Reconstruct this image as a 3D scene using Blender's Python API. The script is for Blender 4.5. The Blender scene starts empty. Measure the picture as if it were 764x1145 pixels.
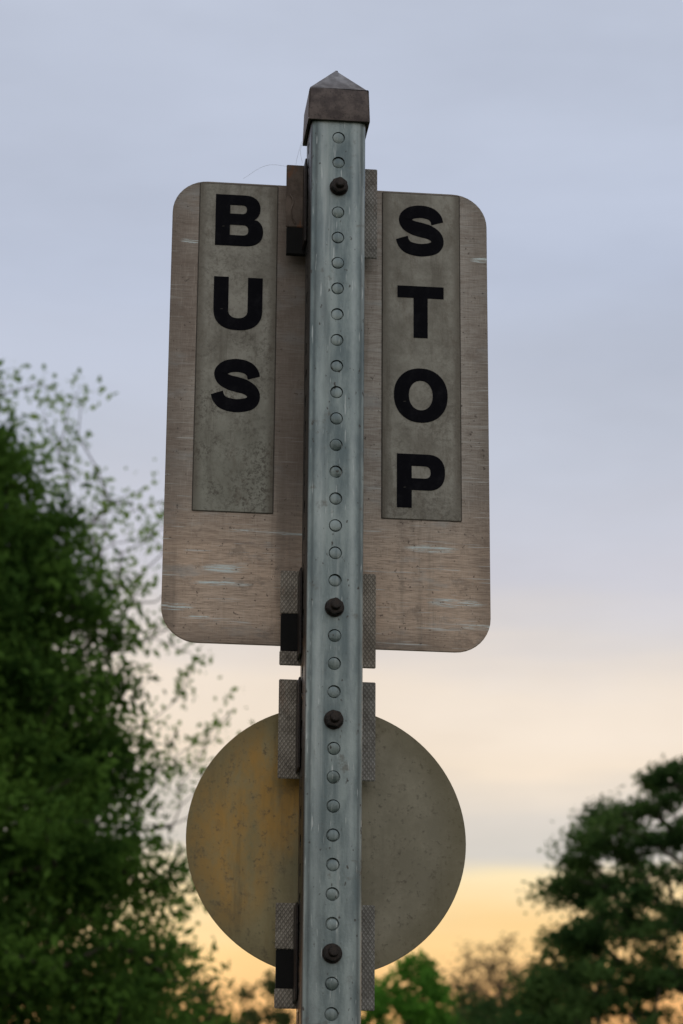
import bpy, bmesh, math, random
import numpy as np
from mathutils import Vector, Matrix
random.seed(4); rng=np.random.default_rng(11)
S=bpy.context.scene
R=math.radians

def lin(c):
    return tuple((v/255/12.92 if v/255<=.04045 else ((v/255+.055)/1.055)**2.4) for v in c)

# ---------------------------------------------------------------- node helpers
class NT:
    def __init__(s,nt): s.nt=nt; s.N=nt.nodes; s.L=nt.links
    def n(s,t,ins=None,**kw):
        x=s.N.new(t)
        for k,v in kw.items(): setattr(x,k,v)
        if ins:
            for k,v in ins.items():
                sock=x.inputs[k]
                if isinstance(v,bpy.types.NodeSocket): s.L.new(v,sock)
                else: sock.default_value=v
        return x
    def m(s,op,a,b=None,c=None,clamp=False):
        x=s.N.new('ShaderNodeMath'); x.operation=op; x.use_clamp=clamp
        for i,v in enumerate((a,b,c)):
            if v is None: continue
            if isinstance(v,bpy.types.NodeSocket): s.L.new(v,x.inputs[i])
            else: x.inputs[i].default_value=v
        return x.outputs[0]
    def mix(s,f,a,b,blend='MIX'):
        x=s.N.new('ShaderNodeMix'); x.data_type='RGBA'; x.blend_type=blend
        for i,v in ((0,f),(6,a),(7,b)):
            if isinstance(v,bpy.types.NodeSocket): s.L.new(v,x.inputs[i])
            else:
                if i and len(v)==3: v=(*v,1)
                x.inputs[i].default_value=v
        return x.outputs[2]
    def ss(s,v,a,b,lo=0.,hi=1.):
        x=s.N.new('ShaderNodeMapRange'); x.interpolation_type='SMOOTHSTEP'
        s.L.new(v,x.inputs[0])
        for i,q in enumerate((a,b,lo,hi)): x.inputs[i+1].default_value=q
        return x.outputs[0]
    def noise(s,vec,scale,detail=4,rough=.55,sc=(1,1,1)):
        mp=s.n('ShaderNodeMapping',{0:vec,3:sc})
        x=s.n('ShaderNodeTexNoise',{0:mp.outputs[0],'Scale':scale,'Detail':detail,'Roughness':rough})
        return x.outputs[0]

def mat(name):
    m=bpy.data.materials.new(name); m.use_nodes=True
    t=NT(m.node_tree); b=t.N['Principled BSDF']
    return m,t,b
def bump(t,b,h,strength=.3,dist=.001):
    x=t.n('ShaderNodeBump',{'Height':h,'Strength':strength,'Distance':dist}); t.L.new(x.outputs[0],b.inputs['Normal'])
def objc(t): return t.n('ShaderNodeTexCoord').outputs['Object']

# ---------------------------------------------------------------- materials
def band(t,sx,c,w):
    a=t.m('ABSOLUTE',t.m('SUBTRACT',sx,c)); return t.ss(a,0.,w,1,0)
def m_steel():
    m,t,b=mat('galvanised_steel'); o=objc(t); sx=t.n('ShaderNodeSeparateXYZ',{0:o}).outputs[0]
    n1=t.noise(o,60,6,.65,(1,1,.25)); n2=t.noise(o,18,4,.6,(1,1,.15)); n3=t.noise(o,400,3,.6)
    c=t.mix(t.ss(n1,.35,.7),(.125,.165,.175),(.33,.39,.39))
    c=t.mix(t.ss(n2,.50,.72),c,(.085,.105,.11))
    dr=t.noise(o,26,4,.65,(1.6,1.6,.08)); c=t.mix(t.ss(dr,.53,.66,0,.6),c,(.46,.50,.495))
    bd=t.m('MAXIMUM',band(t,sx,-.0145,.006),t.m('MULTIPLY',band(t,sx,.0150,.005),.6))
    c=t.mix(t.m('MULTIPLY',bd,t.ss(n2,.3,.6,.45,.12)),c,(.66,.73,.74))  # vertical highlight bands: reflection on the steel painted into its base colour
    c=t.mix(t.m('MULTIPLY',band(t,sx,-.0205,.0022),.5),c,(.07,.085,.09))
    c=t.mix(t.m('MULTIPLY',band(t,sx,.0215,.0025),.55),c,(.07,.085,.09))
    sc=t.noise(o,30,2,.5,(14,14,1.2)); c=t.mix(t.ss(sc,.65,.71,0,.5),c,(.60,.65,.65))
    sp=t.noise(o,220,2,.5,(1,1,.6)); c=t.mix(t.ss(sp,.65,.73,0,.85),c,(.05,.042,.036))
    gr=t.noise(o,40,5,.7); c=t.mix(t.ss(gr,.58,.70,0,.55),c,(.10,.078,.055))
    c=t.mix(t.ss(sx,-.0235,-.0250),c,(.028,.027,.026))  # left side face darkened: shade between post and sign painted in
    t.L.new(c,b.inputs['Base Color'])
    b.inputs['Metallic'].default_value=.65
    t.L.new(t.ss(n1,.2,.8,.28,.55),b.inputs['Roughness'])
    h=t.m('ADD',t.m('MULTIPLY',n3,.4),n1); bump(t,b,h,.55,.0009)
    return m
def m_cap():
    m,t,b=mat('cap_weathered'); o=objc(t)
    n1=t.noise(o,90,5,.6); n2=t.noise(o,500,3,.6)
    c=t.mix(t.ss(n1,.35,.65),(.06,.044,.042),(.14,.11,.10))
    c=t.mix(t.ss(n2,.55,.7,0,.7),c,(.025,.02,.018))
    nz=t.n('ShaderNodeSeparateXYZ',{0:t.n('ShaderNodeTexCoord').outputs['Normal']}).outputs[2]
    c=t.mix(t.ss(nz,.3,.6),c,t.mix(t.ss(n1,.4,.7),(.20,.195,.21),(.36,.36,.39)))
    t.L.new(c,b.inputs['Base Color']); b.inputs['Roughness'].default_value=.6; b.inputs['Metallic'].default_value=.2
    bump(t,b,t.m('ADD',n2,n1),.4,.0008); return m
def ell(t,sx,sz,cx,cz,rx,rz):
    a=t.m('DIVIDE',t.m('SUBTRACT',sx,cx),rx); d=t.m('DIVIDE',t.m('SUBTRACT',sz,cz),rz)
    q=t.m('ADD',t.m('MULTIPLY',a,a),t.m('MULTIPLY',d,d))
    return t.ss(q,.25,1.2,1,0)
def m_panel():
    m,t,b=mat('weathered_aluminium_panel'); o=objc(t)
    s=t.n('ShaderNodeSeparateXYZ',{0:o}); x,z=s.outputs[0],s.outputs[2]
    br=t.noise(o,75,5,.72,(1,1,18)); br2=t.noise(o,9,4,.65,(1,1,9)); big=t.noise(o,8,5,.7); cross=t.noise(o,75,4,.7,(16,1,1)); blot=t.noise(o,38,6,.78); run=t.noise(o,45,4,.7,(1,1,.06))
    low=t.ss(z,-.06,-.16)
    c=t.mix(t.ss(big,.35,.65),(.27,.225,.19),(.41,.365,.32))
    c=t.mix(t.m('MULTIPLY',low,t.ss(big,.3,.6,.95,.7)),c,(.72,.54,.41))  # warmer, lighter bottom: staining plus reflected light, both put into the colour
    rightup=t.m('MULTIPLY',t.ss(x,-.02,.05),t.ss(z,-.14,-.02)); c=t.mix(t.m('MULTIPLY',rightup,.6),c,(.47,.445,.41))  # greyer upper right, partly reflected light put into the colour
    c=t.mix(t.ss(br,.38,.66,0,.52),c,(.17,.12,.09))
    c=t.mix(t.ss(cross,.50,.74,0,.35),c,(.66,.58,.50))
    c=t.mix(t.ss(run,.52,.68,0,.35),c,(.14,.115,.09))
    c=t.mix(t.ss(blot,.53,.68,0,.45),c,(.16,.125,.10))
    c=t.mix(t.ss(br2,.54,.68,0,.40),c,(.20,.15,.12))
    # bluish scuffed film
    film=t.noise(o,12,5,.7,(1,1,2.5)); c=t.mix(t.ss(film,.52,.68,0,.45),c,(.40,.43,.44))
    ax=t.m('ABSOLUTE',x); az_=t.m('ABSOLUTE',z)
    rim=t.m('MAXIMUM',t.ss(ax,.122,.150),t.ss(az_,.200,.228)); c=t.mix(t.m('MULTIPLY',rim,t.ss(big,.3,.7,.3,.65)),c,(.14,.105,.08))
    st=t.noise(o,16,3,.6,(1,1,34)); stm=t.m('MULTIPLY',t.ss(st,.625,.68),t.ss(z,.10,-.16,.2,.7))
    c=t.mix(stm,c,(.62,.64,.63))
    tot=None
    for e in [(.095,-.130,.026,.0045),(-.090,-.157,.026,.004),(-.095,-.171,.028,.003),(.118,-.181,.028,.0045),(-.137,-.194,.018,.004),(.138,-.203,.018,.003),(-.045,-.120,.05,.003),(-.13,.165,.012,.003),(.144,.16,.012,.003),(-.115,-.203,.010,.002)]:
        q=ell(t,x,z,*e); tot=q if tot is None else t.m('MAXIMUM',tot,q)
    jag=t.noise(o,60,5,.8,(.5,1,12))
    c=t.mix(t.m('MULTIPLY',tot,t.ss(jag,.48,.57)),c,(.68,.78,.79))
    sp=t.noise(o,300,2,.5); c=t.mix(t.ss(sp,.67,.74,0,.7),c,(.06,.045,.035))
    c=t.mix(t.m('MULTIPLY',ell(t,x,z,-.035,.08,.022,.30),.6),c,(.12,.09,.07))  # dark strip beside the post: shade in the gap painted onto the panel
    t.L.new(c,b.inputs['Base Color']); b.inputs['Metallic'].default_value=.25
    t.L.new(t.ss(br,.3,.7,.4,.62),b.inputs['Roughness'])
    bump(t,b,t.m('ADD',br,t.m('MULTIPLY',cross,.5)),.4,.0006)
    return m
def m_sticker():
    m,t,b=mat('faded_sheeting'); o=objc(t); s=t.n('ShaderNodeSeparateXYZ',{0:o}); z=s.outputs[2]; x=s.outputs[0]
    n1=t.noise(o,26,6,.7); n2=t.noise(o,230,6,.75); n3=t.noise(o,30,7,.85,(1,1,.4)); run=t.noise(o,60,5,.75,(1,1,.09)); msk=t.noise(o,20,5,.75)
    c=t.mix(t.ss(n1,.35,.65),(.24,.225,.19),(.39,.375,.33))
    left=t.ss(x,.02,-.02)
    sp=t.m('MULTIPLY',t.ss(n2,.46,.60),t.m('MULTIPLY',t.ss(msk,.36,.58),t.ss(z,.22,-.10,.35,1.)))
    sp=t.m('MULTIPLY',sp,t.ss(x,.02,-.02,.55,1.))
    c=t.mix(t.m('MULTIPLY',left,t.ss(z,.10,-.10,0,.45)),c,(.26,.275,.225))
    c=t.mix(t.m('MULTIPLY',sp,.85),c,(.065,.052,.036))
    c=t.mix(t.ss(n3,.51,.66,0,.5),c,(.14,.11,.08))
    c=t.mix(t.ss(run,.53,.67,0,.4),c,(.11,.095,.07))
    c=t.mix(t.ss(n2,.60,.7,0,.3),c,(.48,.47,.43))
    ex=t.m('ABSOLUTE',t.m('SUBTRACT',t.m('ABSOLUTE',x),.0866)); c=t.mix(t.m('MULTIPLY',t.ss(ex,.027,.036),t.ss(n1,.3,.6,.2,.8)),c,(.11,.09,.065))
    vor=t.n('ShaderNodeTexVoronoi',{0:o,'Scale':420.}).outputs[0]
    t.L.new(c,b.inputs['Base Color']); b.inputs['Roughness'].default_value=.6
    bump(t,b,t.m('ADD',vor,n2),.25,.0005); return m
def m_letter():
    m,t,b=mat('black_lettering'); o=objc(t)
    n=t.noise(o,90,5,.7); f=t.noise(o,25,3,.5,(1,1,5))
    c=t.mix(t.ss(n,.45,.75),(.003,.003,.006),(.011,.011,.015))
    c=t.mix(t.ss(f,.69,.71,0,.6),c,(.15,.14,.12))
    t.L.new(c,b.inputs['Base Color']); b.inputs['Roughness'].default_value=.75; b.inputs['Specular IOR Level'].default_value=.1
    return m
def m_disc():
    m,t,b=mat('stained_aluminium_disc'); o=objc(t); s=t.n('ShaderNodeSeparateXYZ',{0:o}); x,z=s.outputs[0],s.outputs[2]
    n1=t.noise(o,14,6,.7); n2=t.noise(o,220,3,.6); n3=t.noise(o,14,6,.72,(1,1,.5)); n4=t.noise(o,55,6,.78); run=t.noise(o,32,5,.75,(1,1,.12))
    c=t.mix(t.ss(n1,.35,.65),(.23,.205,.12),(.36,.32,.20))
    c=t.mix(t.ss(x,-.03,.05,0,.85),c,t.mix(t.ss(n1,.4,.65),(.235,.215,.16),(.335,.31,.24)))
    lft=t.ss(x,-.01,-.06); c=t.mix(t.m('MULTIPLY',lft,.4),c,(.36,.28,.10))
    org=t.m('MULTIPLY',t.m('MAXIMUM',ell(t,x,z,-.055,.04,.055,.07),ell(t,x,z,-.090,-.01,.05,.08)),t.ss(n3,.36,.58))
    c=t.mix(t.m('MULTIPLY',org,.8),c,(.52,.28,.05))
    c=t.mix(t.m('MULTIPLY',lft,t.ss(run,.48,.64,0,.4)),c,(.20,.13,.04))
    c=t.mix(t.ss(run,.54,.70,0,.35),c,(.13,.115,.08))
    c=t.mix(t.ss(n4,.50,.68,0,.42),c,(.12,.10,.065))
    c=t.mix(t.ss(n2,.57,.75,0,.55),c,(.08,.07,.05))
    r=t.m('SQRT',t.m('ADD',t.m('MULTIPLY',x,x),t.m('MULTIPLY',z,z)))
    c=t.mix(t.ss(r,.090,.122,0,.5),c,(.14,.115,.05))
    t.L.new(c,b.inputs['Base Color']); b.inputs['Metallic'].default_value=.2; b.inputs['Roughness'].default_value=.55
    bump(t,b,t.m('ADD',n2,n1),.3,.0006); return m
def m_bracket(name,base,dark,cell=True,rust=.0):
    m,t,b=mat(name); o=objc(t)
    n1=t.noise(o,50,5,.7); c=t.mix(t.ss(n1,.35,.65),dark,base)
    if cell:
        s=t.n('ShaderNodeSeparateXYZ',{0:o}); k=2*math.pi/.0036
        a=t.m('SINE',t.m('MULTIPLY',t.m('ADD',s.outputs[0],t.m('MULTIPLY',s.outputs[2],.7)),k))
        d=t.m('SINE',t.m('MULTIPLY',t.m('SUBTRACT',s.outputs[0],t.m('MULTIPLY',s.outputs[2],.7)),k))
        g=t.m('MAXIMUM',a,d); c=t.mix(t.ss(g,.7,1.,0,.6),c,(.04,.035,.03)); bump(t,b,g,.4,.0004)
    n2=t.noise(o,70,4,.7,(1,1,.3)); c=t.mix(t.ss(n2,.55,.66,0,rust),c,(.20,.075,.025))
    n3=t.noise(o,90,5,.75); c=t.mix(t.ss(n3,.52,.68,0,.5),c,(.05,.04,.03))
    t.L.new(c,b.inputs['Base Color']); b.inputs['Roughness'].default_value=.6; b.inputs['Metallic'].default_value=.2
    return m
def m_plain(name,c0,c1,rough=.7,metal=0.,scale=80):
    m,t,b=mat(name); o=objc(t); n=t.noise(o,scale,5,.65)
    t.L.new(t.mix(t.ss(n,.35,.68),c0,c1),b.inputs['Base Color']); b.inputs['Roughness'].default_value=rough; b.inputs['Metallic'].default_value=metal
    bump(t,b,n,.4,.001); return m
def m_leaf(name,c0,c1,c2,scale=2.,trans=.3):
    m,t,b=mat(name); o=objc(t)
    n=t.noise(o,scale,2,.6); rp=t.n('ShaderNodeNewGeometry').outputs['Random Per Island']
    c=t.mix(t.ss(n,.38,.62),c0,c1); c=t.mix(t.m('MULTIPLY',rp,.5),c,c2)
    df=t.n('ShaderNodeBsdfDiffuse',{0:c})
    tr=t.n('ShaderNodeBsdfTranslucent',{0:c}); mx=t.n('ShaderNodeMixShader',{0:trans,1:df.outputs[0],2:tr.outputs[0]})
    t.L.new(mx.outputs[0],t.N['Material Output'].inputs[0]); t.N.remove(b); return m

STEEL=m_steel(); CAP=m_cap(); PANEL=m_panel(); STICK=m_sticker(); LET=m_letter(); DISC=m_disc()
BR_A=m_bracket('bracket_brown_steel',(.16,.12,.095),(.085,.06,.045),False,.8)
BR_B=m_bracket('bracket_patterned',(.38,.34,.29),(.23,.20,.165),True,.25)
BR_C=m_bracket('bracket_grey_patterned',(.37,.36,.34),(.24,.23,.21),True,.15)
BLACK=m_plain('pocket_shade_black',(.002,.002,.002),(.005,.0045,.0045),.95)  # near-black for blocks that stand in for shaded bracket pockets
BOLT=m_plain('rusty_bolt',(.010,.008,.008),(.035,.025,.02),.45,.4,300)
EDGE=m_plain('grimy_adhesive',(.05,.042,.035),(.10,.085,.07),.8)
BARK=m_plain('bark',(.05,.04,.03),(.11,.09,.07),.9,0,12)
SILK=m_plain('spider_silk',(.5,.5,.5),(.6,.6,.6),.6)

# ---------------------------------------------------------------- mesh helpers
def empty(name,loc,rz=0):
    e=bpy.data.objects.new(name,None); e.location=loc; e.rotation_euler=(0,0,rz); e.empty_display_size=.1
    S.collection.objects.link(e); return e
def obj(name,me,mats,parent=None,loc=(0,0,0)):
    o=bpy.data.objects.new(name,me); S.collection.objects.link(o); o.location=loc
    for m in (mats if isinstance(mats,(list,tuple)) else [mats]): me.materials.append(m)
    if parent: o.parent=parent
    return o
def smooth(o,ang=35):
    for p in o.data.polygons: p.use_smooth=True
    try: o.data.set_sharp_from_angle(angle=R(ang))
    except Exception: pass
def from_bm(bm,name):
    me=bpy.data.meshes.new(name); bm.normal_update(); bm.to_mesh(me); bm.free(); return me
def rrect(w,h,r,seg=10):
    P=[]
    for cx,cz,a0 in ((w/2-r,h/2-r,0),(-w/2+r,h/2-r,90),(-w/2+r,-h/2+r,180),(w/2-r,-h/2+r,270)):
        for i in range(seg+1):
            a=R(a0+90*i/seg); P.append((cx+r*math.cos(a),cz+r*math.sin(a)))
    return P
def slab(name,pts,y0,y1,m,parent,loc,bev=.0004):
    bm=bmesh.new()
    vs=[bm.verts.new((x,y0,z)) for x,z in pts]; f=bm.faces.new(vs)
    r=bmesh.ops.extrude_face_region(bm,geom=[f])
    for v in r['geom']:
        if isinstance(v,bmesh.types.BMVert): v.co.y=y1
    bmesh.ops.recalc_face_normals(bm,faces=bm.faces)
    if bev:
        es=[e for e in bm.edges if abs(e.verts[0].co.y-e.verts[1].co.y)<1e-6]
        bmesh.ops.bevel(bm,geom=es,offset=bev,segments=2,affect='EDGES',clamp_overlap=True)
    o=obj(name,from_bm(bm,name),m,parent,loc); smooth(o); return o
def box(bm,x0,x1,y0,y1,z0,z1,bev=.0006):
    r=bmesh.ops.create_cube(bm,size=1,matrix=Matrix.Translation(((x0+x1)/2,(y0+y1)/2,(z0+z1)/2))@Matrix.Diagonal((x1-x0,y1-y0,z1-z0,1)))
    if bev:
        es={e for v in r['verts'] for e in v.link_edges}
        bmesh.ops.bevel(bm,geom=list(es),offset=bev,segments=2,affect='EDGES')

# ---------------------------------------------------------------- post
W=.0508; YAW=R(6.0); D=2.4; X0=-.0052; CAMZ=1.6
PITCH=.02533; ZTOP=CAMZ+1.203
base=(X0,D,0)
post=empty('sign_post',base,YAW)
ys_hole=[ZTOP-PITCH*k for k in range(0,109)]
def build_post():
    bm=bmesh.new(); rc=.0055; half=W/2; fl=half-rc; rh=.0059; seg=24
    c=Vector((0,half,0))
    ztop=ZTOP+PITCH/2+.02; zbot=.0
    for k in range(4):
        a=k*math.pi/2
        nrm=Vector((math.sin(a),-math.cos(a),0)); u=Vector((math.cos(a),math.sin(a),0))
        def P(uu,z,n): return c+u*uu+nrm*(half+n)+Vector((0,0,z))
        for z in ys_hole:
            h=PITCH/2; outer=[];inner=[];deep=[]
            for i in range(seg):
                t=2*math.pi*(i+.5)/seg; ct,st=math.cos(t),math.sin(t)
                inner.append(bm.verts.new(P(rh*ct,z+rh*st,0)))
                deep.append(bm.verts.new(P(rh*ct,z+rh*st,-.003)))
            for i in range(seg):
                t=2*math.pi*(i+.5)/seg; ct,st=math.cos(t),math.sin(t)
                s=min(fl/abs(ct) if abs(ct)>1e-6 else 9, h/abs(st) if abs(st)>1e-6 else 9)
                outer.append(bm.verts.new(P(s*ct,z+s*st,0)))
            for i in range(seg):
                j=(i+1)%seg
                a1,b1=outer[i],outer[j]
                l1=(a1.co-c).dot(u); l2=(b1.co-c).dot(u); z1=a1.co.z-z; z2=b1.co.z-z
                on1=abs(abs(l1)-fl)<1e-6; on2=abs(abs(l2)-fl)<1e-6
                if on1!=on2:
                    cu=l1 if on1 else l2; cz=z2 if on1 else z1
                    cv=bm.verts.new(P(math.copysign(fl,cu),z+math.copysign(h,cz),0))
                    bm.faces.new((inner[i],a1,cv,b1,inner[j]))
                else: bm.faces.new((inner[i],a1,b1,inner[j]))
                bm.faces.new((deep[i],inner[i],inner[j],deep[j]))
            rs=rh-.0008-random.random()*.0003; dn=-.0003-random.random()*.0010; ox=random.uniform(-.0004,.0004); oz=random.uniform(-.0004,.0004)
            tl=random.uniform(-.12,.12); tl2=random.uniform(-.02,.18)   # each slug sits a little skewed
            def Q(f,ct,st,e): return P(ox+f*rs*ct,z+oz+f*rs*st,dn+e+f*rs*(ct*tl+st*tl2))
            ctr=bm.verts.new(Q(0,0,0,.0005)); r1=[];r2=[];r0=[]
            for i in range(seg):
                t=2*math.pi*(i+.5)/seg; ct,st=math.cos(t),math.sin(t)
                r0.append(bm.verts.new(Q(.75,ct,st,.0004)))
                r1.append(bm.verts.new(Q(1,ct,st,0)))
                r2.append(bm.verts.new(Q(1,ct,st,-.002)))
            for i in range(seg):
                j=(i+1)%seg
                bm.faces.new((ctr,r0[i],r0[j])); bm.faces.new((r0[i],r1[i],r1[j],r0[j])); bm.faces.new((r1[i],r2[i],r2[j],r1[j]))
        for za,zb in ((ys_hole[0]+PITCH/2,ztop),(zbot,ys_hole[-1]-PITCH/2)):
            bm.faces.new([bm.verts.new(P(q,w,0)) for q,w in ((-fl,za),(fl,za),(fl,zb),(-fl,zb))])
        bm.faces.new([bm.verts.new(P(q,w,-.0034)) for q,w in ((-fl,zbot),(fl,zbot),(fl,ztop),(-fl,ztop))])
        cc=c+u*fl+nrm*fl; prev=None
        for i in range(7):
            t=(math.pi/2)*i/6; d=nrm*math.cos(t)+u*math.sin(t)
            p=cc+d*rc; cur=(bm.verts.new(p+Vector((0,0,zbot))),bm.verts.new(p+Vector((0,0,ztop))))
            if prev: bm.faces.new((prev[0],cur[0],cur[1],prev[1]))
            prev=cur
    bmesh.ops.remove_doubles(bm,verts=bm.verts,dist=1e-5)
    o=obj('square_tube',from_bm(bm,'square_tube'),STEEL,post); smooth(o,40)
build_post()
def build_cap():
    bm=bmesh.new(); hw=.0283; c=W/2; z0=CAMZ+1.2195; z1=CAMZ+1.253; zp=CAMZ+1.2855
    lv=[(z0,hw*1.015,0),(z0+.002,hw*1.02,0),(z1-.002,hw*.985,0),(z1,hw*.955,0),(zp-.0012,.0016,0),(zp,.0008,0)]
    inner=[bm.verts.new((sx*(hw-.002),c+sy*(hw-.002),z0+.012)) for sx,sy in ((-1,-1),(1,-1),(1,1),(-1,1))]
    inner0=[bm.verts.new((sx*(hw-.002),c+sy*(hw-.002),z0)) for sx,sy in ((-1,-1),(1,-1),(1,1),(-1,1))]
    rings=[inner,inner0]
    for z,w,_ in lv: rings.append([bm.verts.new((sx*w,c+sy*w,z)) for sx,sy in ((-1,-1),(1,-1),(1,1),(-1,1))])
    for a,b in zip(rings,rings[1:]):
        for i in range(4): bm.faces.new((a[i],a[(i+1)%4],b[(i+1)%4],b[i]))
    bm.faces.new(rings[-1]); bm.faces.new(rings[0][::-1])
    es=[e for e in bm.edges if abs(e.verts[0].co.z-e.verts[1].co.z)>.008 and e.verts[0].co.z>=z0 and abs(abs(e.verts[0].co.x)-hw)<.003]
    bmesh.ops.recalc_face_normals(bm,faces=bm.faces)
    bmesh.ops.bevel(bm,geom=es,offset=.0016,segments=3,affect='EDGES')
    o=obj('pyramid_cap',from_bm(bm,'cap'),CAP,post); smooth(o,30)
build_cap()
for bi,k in enumerate((2,18,22,30)):
    bm=bmesh.new(); T=Matrix.Rotation(R(90),4,'X')
    bmesh.ops.create_cone(bm,cap_ends=True,segments=28,radius1=.0088,radius2=.0084,depth=.0016,matrix=T)
    bmesh.ops.create_cone(bm,cap_ends=True,segments=6,radius1=.0082,radius2=.0078,depth=.006,matrix=Matrix.Translation((0,-.0036,0))@T@Matrix.Rotation(random.random(),4,'Z'))
    bmesh.ops.create_cone(bm,cap_ends=True,segments=20,radius1=.0046,radius2=.0038,depth=.007,matrix=Matrix.Translation((0.0003,-.0085,0))@T)
    bmesh.ops.bevel(bm,geom=bm.edges[:],offset=.0006,segments=2,affect='EDGES')
    o=obj(f'bolt_{bi+1}',from_bm(bm,'bolt'),BOLT,post,(random.uniform(-.0006,.0006),-.0009,ZTOP-PITCH*k)); smooth(o,40)

# ---------------------------------------------------------------- rectangular sign
PY=.0750
sign=empty('bus_stop_sign',base,YAW)
SW,SH=.2985,.4545; ZC=CAMZ+(1.1875+.7331)/2
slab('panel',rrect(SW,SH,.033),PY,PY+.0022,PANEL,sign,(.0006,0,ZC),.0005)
ztopv=SH/2
for nm,cx in (('left_strip',-.0865),('right_strip',.0868)):
    hh=.327; zc=ztopv-.0025-hh/2
    e=rrect(.0745,hh+.0016,.0012,3); q=rrect(.0727,hh,.001,3)
    slab(nm+'_edge',[(x,z+zc) for x,z in e],PY-.0004,PY+.0003,EDGE,sign,(cx,0,ZC),0)
    o=slab(nm,[(x,z+zc) for x,z in q],PY-.0009,PY-.0002,STICK,sign,(cx,0,ZC),.0002)
    o.data.transform(Matrix.Translation((cx,0,0))); o.location.x=0
def arc(cx,cy,rx,ry,a0,a1,n=14,p=1.0):
    L=[]
    for i in range(n+1):
        a=R(a0+(a1-a0)*i/n); c,s=math.cos(a),math.sin(a)
        L.append((cx+rx*math.copysign(abs(c)**p,c),cy+ry*math.copysign(abs(s)**p,s)))
    return L
def catmull(P,n=10):
    P=[np.array(p,float) for p in P]; P=[2*P[0]-P[1]]+P+[2*P[-1]-P[-2]]; out=[]
    for i in range(1,len(P)-2):
        for k in range(n):
            t=k/n; p0,p1,p2,p3=P[i-1:i+3]
            out.append(.5*((2*p1)+(-p0+p2)*t+(2*p0-5*p1+4*p2-p3)*t*t+(-p0+3*p1-3*p2+p3)*t**3))
    out.append(P[-2]); return out
def glyph(ch):
    if ch=='T': return .92,[[(0,1),(.92,1),(.92,.77),(.60,.77),(.60,0),(.32,0),(.32,.77),(0,.77)]]
    if ch=='O':
        return 1.06,[arc(.53,.5,.53,.515,0,360,56,.93)[:-1],arc(.53,.5,.235,.28,0,360,48,.95)[:-1]]
    if ch=='U':
        return .96,[[(0,1),(.29,1)]+[(.29,.40)]+arc(.48,.36,.19,.15,180,360,16,.9)+[(.67,1),(.96,1)]+arc(.48,.38,.48,.40,0,-180,28,.85)]
    if ch=='P':
        o=[(0,0),(0,1)]+arc(.60,.665,.34,.335,90,-90,22,.85)+[(.29,.33),(.29,0)]
        i=[(.29,.78)]+arc(.54,.665,.12,.115,90,-90,14,.85)+[(.29,.55)]
        return .94,[o,i]
    if ch=='B':
        o=[(0,0),(0,1)]+arc(.58,.74,.31,.26,90,-55,18,.88)+arc(.58,.285,.37,.285,50,-90,20,.85)
        i1=[(.29,.80)]+arc(.53,.715,.09,.085,90,-90,12,.85)+[(.29,.63)]
        i2=[(.29,.41)]+arc(.55,.31,.105,.10,90,-90,12,.85)+[(.29,.21)]
        return .96,[o,i1,i2]
H=.0525; WX=.0475
def letter(ch,cx,cz):
    loc=(cx,PY-.0011,ZC+ztopv-cz)
    if ch=='S':
        P=[(.81,.655),(.775,.76),(.67,.845),(.48,.88),(.28,.845),(.165,.74),(.20,.625),(.33,.555),(.48,.52),(.64,.48),(.77,.40),(.81,.285),(.73,.17),(.48,.12),(.24,.16),(.135,.25),(.095,.355)]
        C=catmull(P,6); bm=bmesh.new(); prev=None
        for i,p in enumerate(C):
            d=C[min(i+1,len(C)-1)]-C[max(i-1,0)]; d/=np.linalg.norm(d); nn=np.array((-d[1],d[0])); t_=i/(len(C)-1)
            w_=(.248+.04*math.exp(-((t_-.5)/.11)**2))/2
            cur=[bm.verts.new(((q[0]-.47)*WX,0,(q[1]-.5)*H)) for q in (p+nn*w_,p-nn*w_)]
            if prev: bm.faces.new((prev[0],cur[0],cur[1],prev[1]))
            prev=cur
        bmesh.ops.recalc_face_normals(bm,faces=bm.faces)
        obj('letter_S',from_bm(bm,'letter_S'),LET,sign,loc); return
    w,loops=glyph(ch)
    cu=bpy.data.curves.new('g','CURVE'); cu.dimensions='2D'; cu.fill_mode='BOTH'; cu.extrude=.00015
    for L in loops:
        sp=cu.splines.new('POLY'); sp.points.add(len(L)-1); sp.use_cyclic_u=True
        for p,(x,y) in zip(sp.points,L): p.co=((x-w/2)*WX,(y-.5)*H,0,1)
    to=bpy.data.objects.new('tmp',cu); S.collection.objects.link(to)
    dg=bpy.context.evaluated_depsgraph_get(); me=bpy.data.meshes.new_from_object(to.evaluated_get(dg))
    bpy.data.objects.remove(to)
    me.materials.clear(); me.transform(Matrix.Rotation(R(90),4,'X'))
    obj('letter_'+ch,me,LET,sign,loc)
for ch,c in zip('BUS',(.0395,.1240,.2065)): letter(ch,-.0855,c)
for ch,c in zip('STOP',(.0405,.1240,.2080,.2925)): letter(ch,.0862,c)

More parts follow.
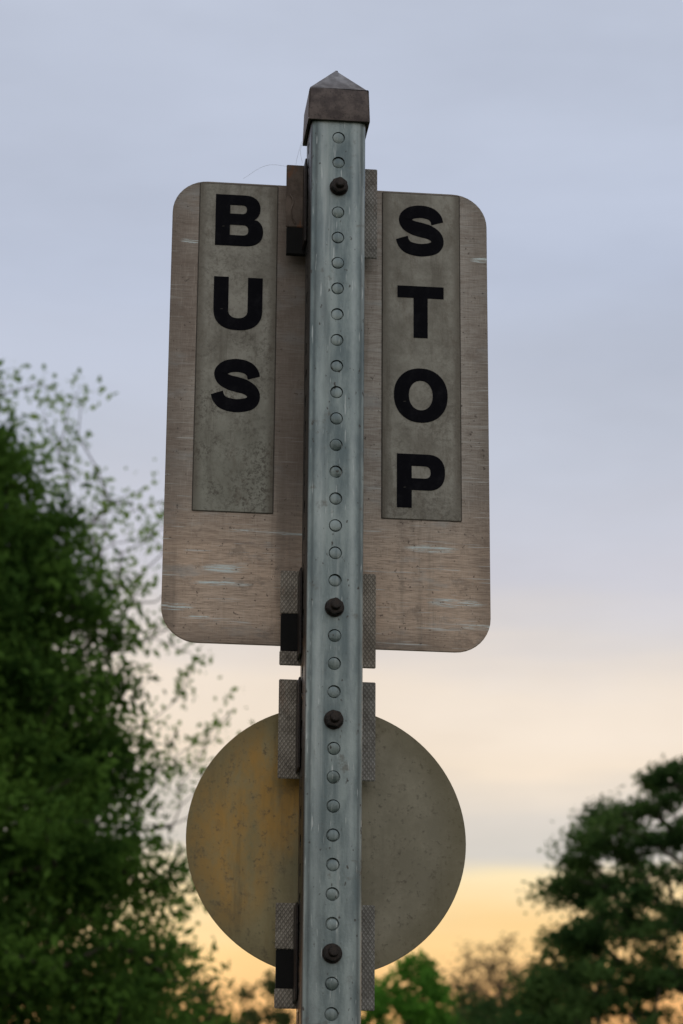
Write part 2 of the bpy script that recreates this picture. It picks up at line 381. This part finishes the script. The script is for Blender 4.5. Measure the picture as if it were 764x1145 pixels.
# ---------------------------------------------------------------- brackets
def bracket(name,parent,z0,z1,mL,mR,blackL=None,blackR=None,wl=.0435,wr=.0425):
    yf=.0535; yb=PY-.0012
    bm=bmesh.new()
    segs=[(z0,z1)] if not blackL else [s for s in ((z0,blackL[0]),(blackL[1],z1)) if s[1]-s[0]>.003]
    for a,b in segs: box(bm,-wl,-.0005,yf,yf+.0022,a,b)
    box(bm,-wl+.003,-wl+.0055,yf+.0024,yb,z0+.012,z1-.001,0)
    obj(name+'_left_flange',from_bm(bm,name),mL,parent)
    bm=bmesh.new(); box(bm,.0005,wr,yf,yf+.0022,z0,z1); box(bm,wr-.0055,wr-.003,yf+.0024,yb,z0+.012,z1-.001,0)
    obj(name+'_right_flange',from_bm(bm,name),mR,parent)
    if blackL:
        bm=bmesh.new(); box(bm,-wl+.0010,-.001,yf+.0004,yf+.006,blackL[0]+.0002,blackL[1]-.0002,.0004)
        if blackR: box(bm,.012,.0295,yf-.002,yf-.0003,blackR[0],blackR[1],.0005)
        obj(name+'_shadow_block',from_bm(bm,name),BLACK,parent)  # black block added where the bracket pocket lies in shadow
    bm=bmesh.new(); box(bm,-.028,-.0262,.030,yf-.0008,z0+.004,z1-.004,.0004); box(bm,.0262,.028,.030,yf-.0008,z0+.004,z1-.004,.0004)
    obj(name+'_saddle',from_bm(bm,name),BOLT,parent)
bracket('upper_bracket',sign,CAMZ+1.107,CAMZ+1.199,BR_A,BR_C,(CAMZ+1.1075,CAMZ+1.135))
bracket('lower_bracket',sign,CAMZ+.709,CAMZ+.797,BR_B,BR_B,(CAMZ+.722,CAMZ+.757),(CAMZ+.71,CAMZ+.757))
rs=empty('round_traffic_sign',base,YAW)
bracket('upper_bracket',rs,CAMZ+.606,CAMZ+.696,BR_B,BR_C)
bracket('lower_bracket',rs,CAMZ+.405,CAMZ+.496,BR_B,BR_C,(CAMZ+.422,CAMZ+.456))
dz=CAMZ+.5575
slab('disc',[(.1235*math.cos(R(3*i)),.1210*math.sin(R(3*i))) for i in range(120)],PY,PY+.002,DISC,rs,(.0022,0,dz),.0005)
def thread(name,pts,parent,r=.00010,m=SILK):
    cu=bpy.data.curves.new(name,'CURVE'); cu.dimensions='3D'; cu.bevel_depth=r; cu.bevel_resolution=1
    sp=cu.splines.new('BEZIER'); sp.bezier_points.add(len(pts)-1)
    for b_,p in zip(sp.bezier_points,pts): b_.co=p; b_.handle_left_type=b_.handle_right_type='AUTO'
    o=bpy.data.objects.new(name,cu); S.collection.objects.link(o); o.parent=parent; cu.materials.append(m)
Z=CAMZ
thread('web_thread_1',[(-.030,.05,Z+1.222),(-.034,.055,Z+1.205),(-.036,.06,Z+1.187)],sign)
thread('web_thread_2',[(-.042,.055,Z+1.198),(-.062,.06,Z+1.200),(-.083,.07,Z+1.190)],sign)
thread('web_thread_3',[(-.028,.05,Z+1.224),(-.031,.05,Z+1.212),(-.029,.05,Z+1.200)],sign)
thread('rusty_wire',[(-.040,.0528,Z+1.168),(-.037,.050,Z+1.160),(-.039,.051,Z+1.148),(-.035,.052,Z+1.138)],sign,.0006,BR_A)

# ---------------------------------------------------------------- trees
def leafmesh(name,C,size,m,parent,aspect=.5,droop=0.):
    n=len(C); d=rng.normal(size=(n,3)); d[:,2]-=droop; d/=np.linalg.norm(d,axis=1)[:,None]
    e=rng.normal(size=(n,3)); e-=d*(e*d).sum(1)[:,None]; e/=np.linalg.norm(e,axis=1)[:,None]
    s=size*rng.uniform(.6,1.35,size=(n,1))
    V=np.stack([C-d*s*.5, C+e*s*aspect*.5, C+d*s*.5, C-e*s*aspect*.5],1).reshape(-1,3)
    me=bpy.data.meshes.new(name); me.vertices.add(4*n); me.vertices.foreach_set('co',V.ravel().astype(np.float32))
    me.loops.add(4*n); me.loops.foreach_set('vertex_index',np.arange(4*n,dtype=np.int32))
    me.polygons.add(n); me.polygons.foreach_set('loop_start',np.arange(0,4*n,4,dtype=np.int32))
    me.update(); me.validate(); return obj(name,me,m,parent)
def grow(base,top,targets,seglen,tip_r,parent,name='branches',droop=.0,jit=.15,exp=.48):
    nodes=[np.array(base,float)]; par=[-1]; ends=[]
    top=np.array(top,float); nseg=max(3,int(np.linalg.norm(top-nodes[0])/seglen))
    for i in range(1,nseg+1):
        t=i/nseg; p=nodes[0]*(1-t)+top*t+rng.normal(size=3)*seglen*.10*np.array((1,1,0)); nodes.append(p); par.append(len(nodes)-2)
    ax=nodes[0][:2]
    for tg in sorted(targets,key=lambda q:np.linalg.norm(q[:2]-ax)+.3*abs(q[2]-top[2])):
        A=np.array(nodes); dd=np.linalg.norm(A-tg,axis=1); hz=np.linalg.norm(A[:,:2]-tg[:2],axis=1)
        cost=dd+1.2*np.maximum(0,A[:,2]-(tg[2]-(.35-droop)*hz)); k=int(cost.argmin()); s=nodes[k]; L=np.linalg.norm(tg-s)
        ns=max(1,int(L/seglen)); pk=k
        for i in range(1,ns+1):
            t=i/ns; p=s*(1-t)+tg*t
            if i<ns: p=p+rng.normal(size=3)*seglen*jit; p[2]-=L*.08*math.sin(math.pi*t)*(1 if droop<=0 else -1)
            nodes.append(p); par.append(pk); pk=len(nodes)-1
        ends.append(pk)
    n=len(nodes); cnt=np.zeros(n); 
    for e in ends: cnt[e]+=1
    for i in range(n-1,0,-1): cnt[i]=max(cnt[i],1); cnt[par[i]]+=cnt[i]
    rad=tip_r*cnt**exp
    V=[];F=[]
    for i in range(1,n):
        a,b=nodes[par[i]],nodes[i]; d=b-a; l=np.linalg.norm(d)
        if l<1e-6: continue
        d/=l; u=np.cross(d,(0.3,.9,.1)); u/=np.linalg.norm(u); w=np.cross(d,u); k=6 if rad[i]>tip_r*5 else 4; o=len(V)
        for p,r in ((a-d*rad[i]*.3,min(rad[par[i]],rad[i]*1.35)),(b,rad[i])):
            for j in range(k):
                t=2*math.pi*j/k; V.append(p+(u*math.cos(t)+w*math.sin(t))*r)
        for j in range(k): F.append((o+j,o+(j+1)%k,o+k+(j+1)%k,o+k+j))
    me=bpy.data.meshes.new(name); me.from_pydata([tuple(v) for v in V],[],F); me.update()
    for p in me.polygons: p.use_smooth=True
    obj(name,me,BARK,parent)
    return np.array(nodes),np.array(par),ends,cnt
def clumps(T,per,sig,flat=1.):
    T=np.array(T); sg=sig*rng.uniform(.6,1.35,size=(len(T),1))
    C=np.repeat(T,per,0)+rng.normal(size=(len(T)*per,3))*np.repeat(sg,per,0)*np.array((1,1,flat)); return C

LC=m_leaf('conifer_foliage',(.026,.065,.014),(.11,.215,.038),(.11,.21,.045),2.4,.35)
LB=m_leaf('fresh_leaf_foliage',(.10,.19,.045),(.17,.29,.07),(.20,.30,.09),1.4,.5)
LP=m_leaf('pine_foliage',(.035,.08,.028),(.10,.175,.05),(.07,.13,.035),1.3,.3)
LD=m_leaf('distant_foliage',(.05,.08,.03),(.10,.13,.05),(.11,.13,.05),.5,.3)
LG=m_leaf('green_foliage',(.07,.20,.025),(.13,.32,.04),(.15,.32,.06),.8,.4)
LR=m_leaf('brown_budding_foliage',(.16,.12,.07),(.22,.17,.10),(.19,.17,.08),.5,.35)

# conifer (left): tiers of boughs
tx,ty=-2.13,14.0
def envR(z):
    zz=[1.0,3.6,4.2,4.7,5.2,5.6,5.85,6.05,6.35,6.6,6.85,7.15]; rr=[1.8,1.62,1.48,1.34,1.2,1.14,1.06,.78,.68,.56,.38,.06]
    return float(np.interp(z,zz,rr))
T=[]
while len(T)<1100:
    z=rng.uniform(2.4,7.1); a=rng.uniform(0,2*math.pi); Rr=envR(z)*(1+.12*math.sin(3*a+z*2.2)+.10*math.sin(z*9+a*2)); 
    if rng.uniform()>(Rr/1.3)**.7: continue
    r=Rr*rng.uniform(.25,1.)**.6
    if math.sin(z*8.5+2*a)<-.6 and r>.7*Rr and z>4.4: continue
    T.append(np.array((r*math.cos(a),r*math.sin(a),z-.12*r+.05)))
con=empty('conifer_tree',(tx,ty,0))
grow((0,0,0),(0,0,7.05),T,.22,.006,con,droop=.45)
C=clumps(T,200,.10,.7); leafmesh('needles',C,.060,LC,con,.38,.3)

# light leafy tree behind it
lt=empty('leafy_tree',(-2.05,16.5,0)); T=[]
while len(T)<600:
    p=rng.uniform(-1,1,3); 
    if np.linalg.norm(p)>1: continue
    q=np.array((p[0]*1.45,p[1]*1.2,6.1+p[2]*2.15)); 
    if q[0]>0.2 and q[2]<4.3: continue
    if math.sin(q[0]*4.1+1.)*math.sin(q[2]*3.3)+.35*math.sin(q[1]*7)<-.35: continue
    T.append(q)
nd,pr,en,ct=grow((0,0,0),(0.05,0,6.6),T,.16,.0026,lt,jit=.2)
tips=nd[(ct<=2)&(nd[:,2]>3.6)]; C=clumps(tips,19,.062,1.); leafmesh('leaves',C,.046,LB,lt,.65)

# pine at the right
pt=empty('pine_tree',(3.15,25.0,0))
K=[(-.05,7.82,.16),(-.30,7.72,.13),(-.42,7.50,.17),(-.68,7.42,.12),(-.85,7.22,.14),(-.25,7.25,.22),(-.55,7.12,.17),(-.98,7.02,.15),(-1.12,6.82,.12),(-.82,6.78,.17),(-.42,6.82,.22),(0,6.9,.3),(-.6,6.52,.18),(-.95,6.42,.13),(-.25,6.5,.24),(-1.15,6.28,.14),(-.85,6.2,.22),(-.45,6.2,.26),(-1.3,6.05,.16),(-1.0,5.95,.25),(-1.4,5.8,.16),(-.6,5.9,.3),(-1.15,5.65,.27),(-1.5,5.5,.2),(-.2,6.0,.3),(.2,7.9,.2),(.5,7.6,.25),(.7,7.2,.25),(.4,7.1,.28),(.9,6.8,.28),(1.1,6.3,.3),(.6,6.4,.3),(1.3,5.9,.3),(.8,5.8,.35),(.2,5.7,.3)]
T=[]
for x,z,r in K:
    for q in range(7):
        T.append(np.array((x+rng.normal()*r*.62,rng.normal()*(.25+.16*(8-z)),z+.06+rng.normal()*r*.2-.03)))
for _ in range(260):
    z=rng.uniform(3.0,5.9); a=rng.uniform(0,6.28); r=(1.8+.2*math.sin(5*a+z*3))*rng.uniform(.2,1)**.5; T.append(np.array((r*math.cos(a),r*math.sin(a),z)))
grow((.1,0,0),(.1,0,7.95),T,.3,.008,pt,droop=.2)
C=clumps(T,180,.09,.5); leafmesh('needles',C,.064,LP,pt,.4)

def crown_tree(name,x,y,ztop,rx,rz,n,per,sig,leaf,m,gap=-.6):
    e=empty(name,(x,y,0)); T=[]; zc=ztop-rz
    ph=rng.uniform(0,6,3)
    while len(T)<n:
        p=rng.uniform(-1,1,3)
        if np.linalg.norm(p)>1 : continue
        q=np.array((p[0]*rx,p[1]*rx,zc+p[2]*rz)); 
        if math.sin(q[0]*4/rx+ph[0])*math.sin(q[2]*5/rx+ph[1])+.3*math.sin(q[1]*5/rx+ph[2])<gap: continue
        T.append(q)
    nd,pr,en,ct=grow((0,0,0),(0,0,zc+.3*rz),T,rx*.18,.005*rx,e)
    C=clumps(T,per,sig,.8); leafmesh('leaves',C,leaf,m,e,.6); return e
crown_tree('broadleaf_tree',-3.1,58,11.9,1.9,3.2,190,90,.16,.13,LD,-.45)
crown_tree('broadleaf_tree',-1.5,60,12.35,1.4,3.2,120,90,.16,.13,LD,-.45)
crown_tree('broadleaf_tree',-4.8,52,10.8,1.5,3.0,120,90,.16,.13,LD,-.45)
crown_tree('broadleaf_tree',-.2,64,12.3,1.2,3.0,110,90,.16,.13,LG,-.5)
crown_tree('maple_tree',1.15,45,9.95,1.2,2.6,240,110,.12,.11,LG,-.7)
crown_tree('broadleaf_tree',2.0,54,10.9,1.1,2.8,120,90,.14,.13,LD,-.5)
crown_tree('budding_tree',4.1,75,16.0,1.9,3.4,560,32,.17,.09,LR,-.9)
crown_tree('broadleaf_tree',3.6,70,14.0,1.1,3.0,130,90,.17,.14,LD,-.5)
crown_tree('broadleaf_tree',5.5,66,13.4,1.6,3.2,170,90,.17,.14,LD,-.5)
bel=empty('distant_trees',(0,120,0)); T=[]
for i in range(600):
    x=rng.uniform(-60,60); h=13+3*math.sin(x*.35)+2*math.sin(x*.9+1); T.append(np.array((x,rng.uniform(-4,4),rng.uniform(2,h))))
leafmesh('leaves',clumps(T,45,.9,.9),.5,LD,bel,.6)

bm=bmesh.new(); bmesh.ops.create_grid(bm,x_segments=60,y_segments=60,size=1500)
gm,t,b=mat('grass_ground'); o_=objc(t); n=t.noise(o_,.6,6,.7); n2=t.noise(o_,14,4,.7)
t.L.new(t.mix(t.ss(n2,.3,.7),t.mix(t.ss(n,.35,.65),(.035,.06,.02),(.07,.085,.035)),(.05,.07,.03)),b.inputs['Base Color']); b.inputs['Roughness'].default_value=.95
obj('ground',from_bm(bm,'ground'),gm)

# ---------------------------------------------------------------- world
w=bpy.data.worlds.new('World'); S.world=w; w.use_nodes=True; t=NT(w.node_tree); t.N.clear()
g=t.n('ShaderNodeTexCoord').outputs['Generated']; s=t.n('ShaderNodeSeparateXYZ',{0:g}); dx,dy,dzz=s.outputs
n1=t.noise(g,3.2,5,.55,(1,1,5.)); n2=t.noise(g,9,4,.55,(.6,1,7)); n4=t.noise(g,5,5,.6,(1,1,2.2))
zz=t.m('ADD',dzz,t.m('ADD',t.m('MULTIPLY',t.m('SUBTRACT',n1,.5),.05),t.m('MULTIPLY',t.m('SUBTRACT',n2,.5),.018)))
cr=t.n('ShaderNodeValToRGB',{0:zz}); el=cr.color_ramp
stops=[(0,(205,125,70)),(.10,(240,160,95)),(.16,(252,188,118)),(.186,(255,213,146)),(.208,(252,231,186)),(.2185,(210,205,198)),(.231,(220,212,203)),(.246,(243,226,206)),(.270,(240,226,211)),(.287,(217,212,212)),(.306,(203,203,213)),(.350,(192,198,213)),(.407,(186,195,215)),(.489,(192,200,218)),(.7,(180,193,216)),(1,(172,187,212))]
while len(el.elements)<len(stops): el.elements.new(.5)
for e,(p,c) in zip(el.elements,stops): e.position=p
for e,(p,c) in zip(el.elements,stops): e.color=(*lin(c),1)
front=t.ss(dy,-.3,.75)
up=t.mix(t.ss(dzz,0,.6),lin((232,220,208)),lin((212,214,219)))
soft=t.mix(front,up,cr.outputs[0])
cl=t.m('MULTIPLY',t.ss(n1,.3,.72,.94,1.04),t.ss(n4,.3,.7,.96,1.05)); soft=t.mix(1.,soft,t.n('ShaderNodeCombineColor',{0:cl,1:cl,2:cl}).outputs[0],'MULTIPLY')
soft=t.mix(t.ss(dzz,-.02,.0),(.05,.06,.04),soft)
sky=t.n('ShaderNodeTexSky'); sky.sky_type='NISHITA'; sky.sun_disc=False; sky.sun_elevation=R(7); sky.sun_rotation=R(-12)
skc=t.mix(1.,sky.outputs[0],(.10,.10,.10),'MULTIPLY')
fin=t.mix(.95,skc,soft)
bg=t.n('ShaderNodeBackground',{0:fin,1:1.0}); ou=t.n('ShaderNodeOutputWorld',{0:bg.outputs[0]})
sl=bpy.data.lights.new('sun','SUN'); sl.energy=1.8; sl.angle=R(10); sl.color=(1,.78,.52)
so=bpy.data.objects.new('sun',sl); S.collection.objects.link(so)
el_,az=R(7),R(-12)
dirv=Vector((math.sin(az)*math.cos(el_),math.cos(az)*math.cos(el_),math.sin(el_)))
so.rotation_euler=dirv.to_track_quat('Z','Y').to_euler()

# ---------------------------------------------------------------- camera
cam=bpy.data.cameras.new('camera'); co=bpy.data.objects.new('camera',cam); S.collection.objects.link(co)
cam.sensor_fit='VERTICAL'; cam.sensor_height=36; cam.lens=101; cam.clip_end=5000; cam.clip_start=.05
co.matrix_world=Matrix.Translation((0,0,CAMZ))@Matrix.Rotation(R(90+19.2),4,'X')@Matrix.Rotation(R(.43),4,'Z')
cam.dof.use_dof=True; cam.dof.focus_distance=2.60; cam.dof.aperture_fstop=16
S.camera=co
S.view_settings.view_transform='Standard'; S.view_settings.look='None'; S.view_settings.exposure=0
